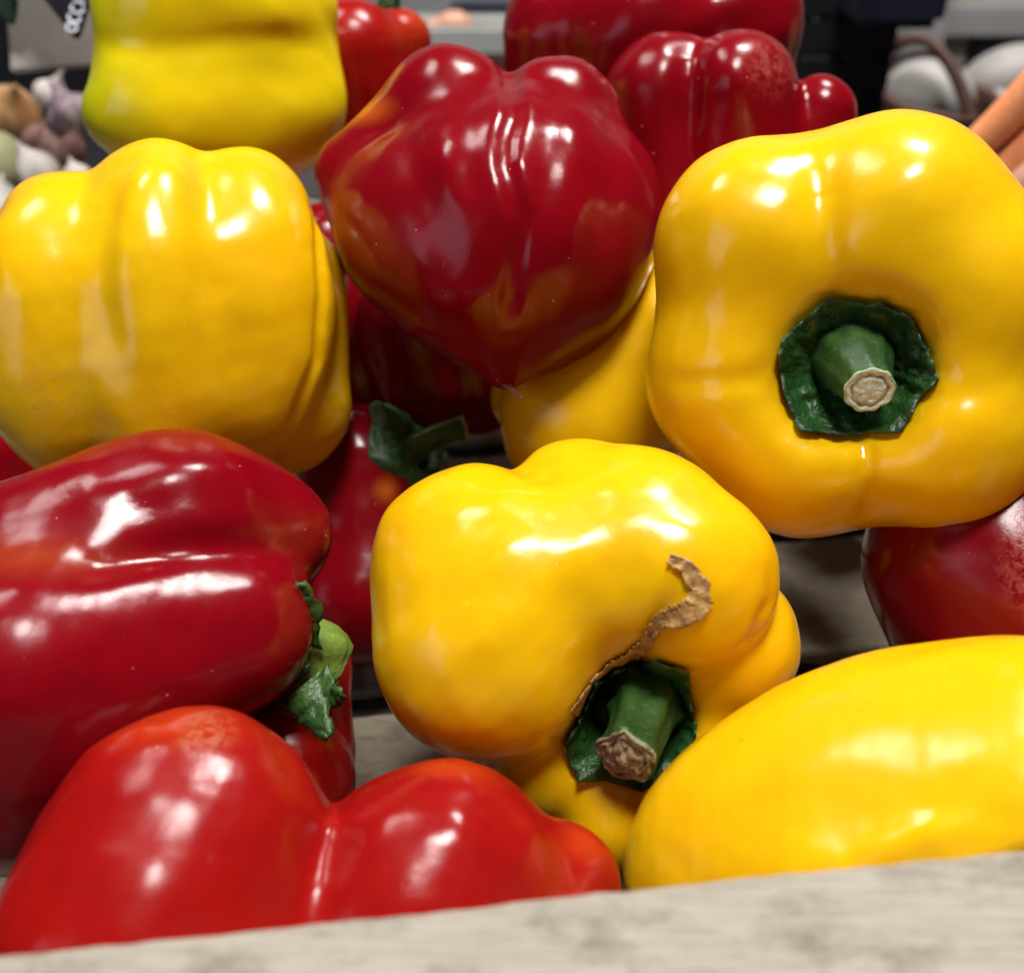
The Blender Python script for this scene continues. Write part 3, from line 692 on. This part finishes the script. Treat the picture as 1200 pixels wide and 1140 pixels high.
tb = box('display_table', cr(.1, .22, -.1635), cu, cv, cw, 1.4, .62, .04, M_TABLE); tag(tb, 'dark sloping display table under the crates', 'table')
ct = box('counter', (.1, 1.05, .905), XA, YA, ZA, 3.4, 1.0, .03, M_TABLE); tag(ct, 'dark counter behind the crate carrying the blurred background things', 'counter')
wl = box('wall', (0.3, 1.75, 1.0), XA, YA, ZA, 5.0, .08, 2.0, M_WALL); tag(wl, kind='structure')
fl = box('floor', (0.2, 0.6, -.02), XA, YA, ZA, 6.0, 4.0, .04, M_TABLE); tag(fl, kind='structure')

# white tray with a peach behind the crate
d = .80
tr = empty('produce_tray', pt(548, 60, d)); tag(tr, 'white tray seen between two red peppers at the top', 'tray')
tx, ty, tz = np.array(XA), np.array(YA), np.array(ZA); tc = pt(548, 42, d)
box('tray_base', tc + .03 * ty - .012 * tz, XA, YA, ZA, .22, .06, .008, M_WHITE, tr)
box('tray_wall', tc - .004 * tz, XA, YA, ZA, .22, .006, .022, M_WHITE, tr)
box('tray_wall', tc + .06 * ty - .004 * tz, XA, YA, ZA, .22, .006, .018, M_WHITE, tr)
box('tray_wall', tc + .03 * ty - .11 * tx, XA, YA, ZA, .006, .06, .022, M_WHITE, tr)
box('tray_wall', tc + .03 * ty + .11 * tx, XA, YA, ZA, .006, .06, .022, M_WHITE, tr)
box('rim', tc - .020 * tz - .002 * ty, XA, YA, ZA, .23, .012, .008, M_WICK, tr)
def blob(name, label, cat, mat, ref, els, k=8, wob=.6, cell=3.0, seed=1, group=None, subs=(), grooves=()):
    b = Body(ref, els, subs, grooves, k, wob, seed); lo, hi = b.bounds(); P, Q = surface_nets(b.f, lo, hi, cell)
    o = mesh_obj(name, b.w(P), Q, mat, tint=None); tag(o, label, cat, group); return b, o
blob('peach', 'pinkish peach lying in the white tray between red peppers', 'fruit', M_PEACH, (530, 30, .835), [E(532, 29, 0, 20, 15, 18), E(514, 33, 4, 18, 11, 14)], cell=2.5)
dk = box('dark_case', pt(574, 20, .93), XA, YA, ZA, .075, .04, .022, M_NAVY); tag(dk, 'dark case behind the white tray, between red peppers', 'case')

# left: pale card with a slate sign, onions and garlic
cd_ = box('card_panel', pt(72, 0, .52), RT * math.cos(R_(-4)) - UP * math.sin(R_(-4)), UP * math.cos(R_(-4)) + RT * math.sin(R_(-4)), FW, .056, .0705, .003, M_CARD); tag(cd_, 'pale beige card panel in the top left corner', 'panel')
ang = R_(-0.0)
e1 = (math.cos(R_(50.0)) * RT - math.sin(R_(50.0)) * UP); e2 = (math.sin(R_(50.0)) * RT + math.cos(R_(50.0)) * UP)
sg = empty('slate_sign', pt(90, 46, .47)); tag(sg, 'black slate price sign with white handwriting on the pale card', 'sign')
qa = pt(89, 48, .47)
left = pt(52, 0, .47) - qa; left /= np.linalg.norm(left); right = pt(104, 0, .47) - qa; right /= np.linalg.norm(right)
def prism(name, pts, n, th, mat, parent):
    m = len(pts); P = np.array(list(pts) + [p + n * th for p in pts]); F = [tuple(range(m))[::-1], tuple(range(m, 2 * m))]
    F += [(i, (i + 1) % m, m + (i + 1) % m, m + i) for i in range(m)]
    return mesh_obj(name, P, F, mat, parent, smooth=False)
prism('board', [qa + .0025 * right, qa + .11 * right, qa + .11 * right + .10 * left, qa + .10 * left, qa + .0025 * left], FW, .003, M_SLATE, sg)
def stroke(pts2, w=.00045):
    """chalk letters: x runs up the sign's right edge, y towards its left edge"""
    ps = []
    up = right; ac = left - (left @ right) * right; ac /= np.linalg.norm(ac)
    P = []; F = []
    for x, y in pts2: P.append(qa + x * .55 * up + y * .55 * ac - .0006 * FW)
    P = np.array(P); t = np.gradient(P, axis=0); t /= np.linalg.norm(t, axis=1)[:, None]; s_ = np.cross(t, FW)
    V = np.concatenate([P - w * s_, P + w * s_]); m = len(P)
    F = [(i, i + 1, m + i + 1, m + i) for i in range(m - 1)]
    o = mesh_obj('chalk_letter', V, F, M_CHALK, sg, smooth=False)
    so = o.modifiers.new('thickness', 'SOLIDIFY'); so.thickness = .0004
def arc(cx, cy, rx, ry, a0, a1, n=18): return [(cx + rx * math.cos(R_(a)), cy + ry * math.sin(R_(a))) for a in np.linspace(a0, a1, n)]
stroke(arc(.0095, .0062, .0032, .0046, 0, 360)); stroke(arc(.0175, .0066, .0034, .0052, 50, 310)); stroke(arc(.0255, .0066, .0034, .0052, 50, 310)); stroke([(.0315, .0018), (.0315, .0112)])
def leaf(name, label, base, dirv, side, length, width, mat, bend=.2):
    V = []; F = []; n = 14
    base = np.array(base); nrm = np.cross(dirv, side)
    for i in range(n):
        t = i / (n - 1); wv = width * math.sin(math.pi * min(.98, .06 + .92 * t)) ** .8 * (1 + .06 * math.sin(t * 30))
        c = base + dirv * length * t - nrm * bend * length * t * t
        for s_ in (-1, -.5, 0, .5, 1): V.append(c + side * s_ * wv * .5 + nrm * .12 * wv * abs(s_))
    F = [(i * 5 + j, i * 5 + j + 1, (i + 1) * 5 + j + 1, (i + 1) * 5 + j) for i in range(n - 1) for j in range(4)]
    o = mesh_obj(name, np.array(V), F, mat); so = o.modifiers.new('thickness', 'SOLIDIFY'); so.thickness = .0008
    if label: tag(o, label, 'leaf')
    return o
leaf('leaf', 'dark green leaf hanging in the top left corner', pt(-8, -40, .50), -UP * .95 + RT * .25, RT, .028, .016, M_LEAF)

def bulb(name, label, cat, mat, px, py, r, d, el=1.0, tip=.6, ribs=0, tilt=(0, 0), group=None, neck=.12):
    """onion or garlic bulb turned on its axis with a drawn-out neck"""
    c = pt(px, py, d); rr = r * d / FPX; V = []; n, m = 22, 36
    ax = np.array([math.sin(R_(tilt[0])), math.sin(R_(tilt[1])), 1.0]); ax /= np.linalg.norm(ax)
    u = np.cross(ax, [0, 1, 0.1]); u /= np.linalg.norm(u); v = np.cross(ax, u)
    for i in range(n):
        t = i / (n - 1); a = -math.pi / 2 + t * math.pi
        z = math.sin(a) * el; rad = math.cos(a) ** (.85 if t < .5 else 1.25)
        if t > .8: z += tip * ((t - .8) / .2) ** 1.6; rad = max(rad, neck * (1 - .4 * (t - .8) / .2))
        for j in range(m):
            th = 2 * math.pi * j / m; q = 1 + (ribs and .055 * math.cos(ribs * th) * math.cos(a)) + .015 * math.sin(3 * th + px)
            V.append(c + rr * (z * ax + rad * q * (math.cos(th) * u + math.sin(th) * v)))
    F = [(i * m + j, i * m + (j + 1) % m, (i + 1) * m + (j + 1) % m, (i + 1) * m + j) for i in range(n - 1) for j in range(m)]
    F.append(tuple(range(m))[::-1]); F.append(tuple((n - 1) * m + j for j in range(m)))
    o = mesh_obj(name, np.array(V), F, mat); tag(o, label, cat, group); return o
bulb('onion', 'brown onion below the pale card at the left edge', 'onion', M_ONION, 12, 134, 35, .60, .9, .45, tilt=(40, -30))
bulb('onion', 'pale green onion at the left edge, in front of the brown one', 'onion', M_GONION, -8, 190, 38, .55, 1.0, .4, tilt=(-30, 10))
bulb('garlic_bulb', 'purple and white garlic bulb touching the yellow-green pepper', 'garlic', M_PURP, 86, 136, 29, .58, .85, .7, 7, tilt=(-40, 20))
bulb('garlic_bulb', 'white garlic clove below the onions, above the big yellow pepper', 'garlic', M_GARL, 46, 204, 24, .54, 1.2, .5, 5, tilt=(-25, 0))
bulb('garlic_bulb', 'white garlic bulb at the left edge, lowest of the onion heap', 'garlic', M_GARL, 0, 244, 32, .51, .9, .4, 7, tilt=(20, 0))
bulb('shallot', 'pink shallot between the brown onion and the garlic', 'shallot', M_SHAL, 64, 186, 19, .57, 1.6, .6, tilt=(-20, 30))
bulb('garlic_bulb', 'pale papery garlic under the slate sign', 'garlic', M_GARL, 60, 112, 20, .64, .9, 1.0, 7, tilt=(45, 0))
bulb('shallot', 'dull brown shallot deep in the onion heap', 'shallot', M_SHAL, 42, 166, 17, .60, 1.3, .6, tilt=(50, 0))
bulb('shallot', 'small pink shallot nearest the yellow-green pepper', 'shallot', M_SHAL, 84, 176, 15, .56, 1.3, .7, tilt=(25, 10))
bulb('garlic_bulb', 'small pale garlic at the foot of the yellow-green pepper', 'garlic', M_GARL, 90, 206, 16, .53, .9, .5, 7, tilt=(-10, 0))
oc = empty('onion_tray', pt(40, 260, .64)); tag(oc, 'dark tray holding the onions and garlic at the left', 'tray')
oc0 = pt(30, 225, .66)
box('tray_base', oc0 - np.array([.06, -.05, .012]), XA, YA, ZA, .36, .34, .01, M_BLACK, oc)
box('tray_wall', oc0 + np.array([-.06, .22, .03]), XA, YA, ZA, .36, .01, .10, M_BLACK, oc)
box('tray_wall', oc0 + np.array([.115, .05, .015]), XA, YA, ZA, .01, .33, .06, M_BLACK, oc)

# right: black crate, basket, pale produce
bc = empty('black_crate', pt(1000, 140, .74)); tag(bc, 'black plastic crate behind the red peppers at the top right', 'crate')
c0 = pt(984, 70, .74)
for i in range(5): box('slat', c0 + np.array([0, 0, .040 - i * .026]), XA, YA, ZA, .076, .006, .0235, M_BLACK, bc)
for sx in (-.033, 0, .033): box('upright', c0 + np.array([sx, .006, -.012]), XA, YA, ZA, .012, .005, .14, M_BLACK, bc)
box('side_wall', c0 + np.array([.0385, .11, -.012]), XA, YA, ZA, .006, .2, .14, M_BLACK, bc)
box('side_wall', c0 + np.array([-.0385, .11, -.012]), XA, YA, ZA, .006, .2, .14, M_BLACK, bc)
box('back_wall', c0 + np.array([0, .21, -.012]), XA, YA, ZA, .07, .006, .14, M_BLACK, bc)
box('inner_floor', c0 + np.array([0, .11, -.02]), XA, YA, ZA, .068, .19, .006, M_BLACK, bc)
nt = box('navy_box', pt(1028, -10, .72), XA, YA, ZA, .060, .12, .028, M_NAVY, bev=.006); tag(nt, 'navy blue box on the black crate at the top edge', 'box')
bk = empty('wicker_basket', pt(1085, 170, .88)); tag(bk, 'dark brown wicker basket with an arched handle at the top right', 'basket')
BKD = .86
def tube_px(name, pts, mat, parent, d=BKD, ribs=5, amp=.08, seg=12, sub=8):
    b = Body((1080, 100, d), [E(1080, 100, 0, 9, 9, 9)]); V, F, rg, T = tube(b, [(*b.loc(*p[:3]), p[3]) for p in pts], ribs, amp, seg=seg, sub=sub)
    return mesh_obj(name, b.w(V), F, mat, parent)
tube_px('handle', [(1022, 118, 30, 6), (1030, 80, 20, 6), (1048, 56, 10, 6), (1078, 52, 0, 6), (1106, 76, -8, 7), (1128, 112, -12, 7), (1140, 140, -14, 7)], M_WICK, bk)
tube_px('handle', [(1026, 112, 36, 4), (1040, 78, 30, 4), (1070, 66, 20, 4), (1096, 70, 8, 4), (1112, 88, 0, 4)], M_WICK, bk)
for i in range(5):
    y = i * 11
    tube_px('woven_ring', [(1018, 92 + y, 40, 7), (1030, 106 + y, 0, 7), (1060, 124 + y, -26, 7), (1100, 134 + y, -30, 7), (1145, 142 + y, -14, 7), (1168, 134 + y, 30, 7), (1160, 112 + y, 90, 7), (1110, 96 + y, 110, 7), (1050, 86 + y, 90, 7), (1018, 92 + y, 40, 7)], M_WICK, bk)
blob('pale_gourd', 'pale rounded white gourd inside the dark wicker basket', 'produce', M_PALE, (1090, 106, .89), [E(1090, 112, 25, 52, 40, 48, (0, 0, 12)), E(1066, 112, 20, 36, 28, 36)], seed=3)
blob('pale_gourd', 'pale grey-white gourd above the carrots at the right edge', 'produce', M_PALE, (1170, 95, .95), [E(1178, 90, 40, 54, 34, 44, (0, 0, -20)), E(1150, 104, 40, 30, 24, 30)], seed=4)
blob('pale_gourd', 'small pale gourd beside the basket, nearest the carrots', 'produce', M_PALE, (1150, 122, .90), [E(1160, 128, 70, 36, 22, 30, (0, 0, -15))], seed=6)
sh = empty('shelf_rack', pt(1120, 160, 1.25)); tag(sh, 'pale grey shelf rack in the blurred top right background', 'shelf')
s0 = pt(1140, 18, 1.25)
box('shelf_board', s0 + np.array([.02, 0, 0]), XA, YA, ZA, .34, .10, .034, M_GREY, sh)
box('post', pt(1078, 40, 1.22), XA, YA, ZA, .045, .05, .16, M_GREY, sh)
box('post', pt(1112, 60, 1.27), XA, YA, ZA, .03, .05, .16, M_CARD, sh)
box('shelf_board', s0 + np.array([.02, .05, -.14]), XA, YA, ZA, .34, .2, .03, M_GREY, sh)
db = box('dark_box', pt(1158, 54, 1.27), XA, YA, ZA, .072, .08, .05, M_BLACK); tag(db, 'black box on the grey shelf at the top right', 'box')

# carrots at the right edge
k = NT("carrot_skin"); nn = k.noise(34, 4, .6); fine = k.noise(420, 3, .6)
k.set('Base Color', k.mix(k.rng(fine, .5, .72, 0, .5), k.mix(k.rng(nn, .3, .7, 0, 1), (0.88, 0.36, 0.16), (0.82, 0.27, 0.09)), (0.88, 0.54, 0.38)))
k.set('Roughness', .42); k.set('Subsurface Weight', .15); k.set('Subsurface Scale', .005); k.set('Normal', k.bump(fine, .3, .0006)); M_CARROT = k.m
k = NT("highlit_carrot_skin"); fine = k.noise(300, 3, .6)
k.set('Base Color', k.mix(k.rng(fine, .4, .7, 0, 1), (0.80, 0.46, 0.34), (0.72, 0.34, 0.22))); k.set('Roughness', .45); k.set('Normal', k.bump(fine, .3, .0006)); M_HCARROT = k.m  # paler copy of the carrot skin, a highlight painted as colour
CARD = .47
for lab, mt, e in (('orange carrot at the right edge, uppermost of three', M_CARROT, [C(1112, 214, 4, 6, 1146, 177, 2, 17), C(1146, 177, 2, 19, 1300, -8, -6, 31)]),
                   ('orange carrot at the right edge, between two others', M_CARROT, [C(1148, 238, 16, 6, 1180, 196, 14, 16), C(1182, 198, 14, 18, 1335, 24, 6, 30)]),
                   ('pale pinkish carrot at the right edge, lowest of three', M_HCARROT, [C(1160, 268, -4, 6, 1196, 226, -6, 18), C(1196, 226, -6, 18, 1350, 70, -14, 30)])):
    blob('carrot', lab, 'carrot', mt, (1200, 150, CARD), e, k=10, wob=.9, cell=3.2, seed=len(lab), group='carrots at the right edge')
ctr = empty('carrot_tray', pt(1230, 300, .50)); tag(ctr, 'dark tray under the carrots, behind the stem-on yellow pepper', 'tray')
t0 = pt(1260, 262, .52)
box('tray_base', t0 + np.array([.03, .03, -.02]), XA, YA, ZA, .16, .16, .008, M_BLACK, ctr)
box('tray_wall', t0 + np.array([.03, .114, 0]), XA, YA, ZA, .16, .006, .04, M_BLACK, ctr)
box('tray_wall', t0 + np.array([.113, .03, 0]), XA, YA, ZA, .006, .16, .04, M_BLACK, ctr)
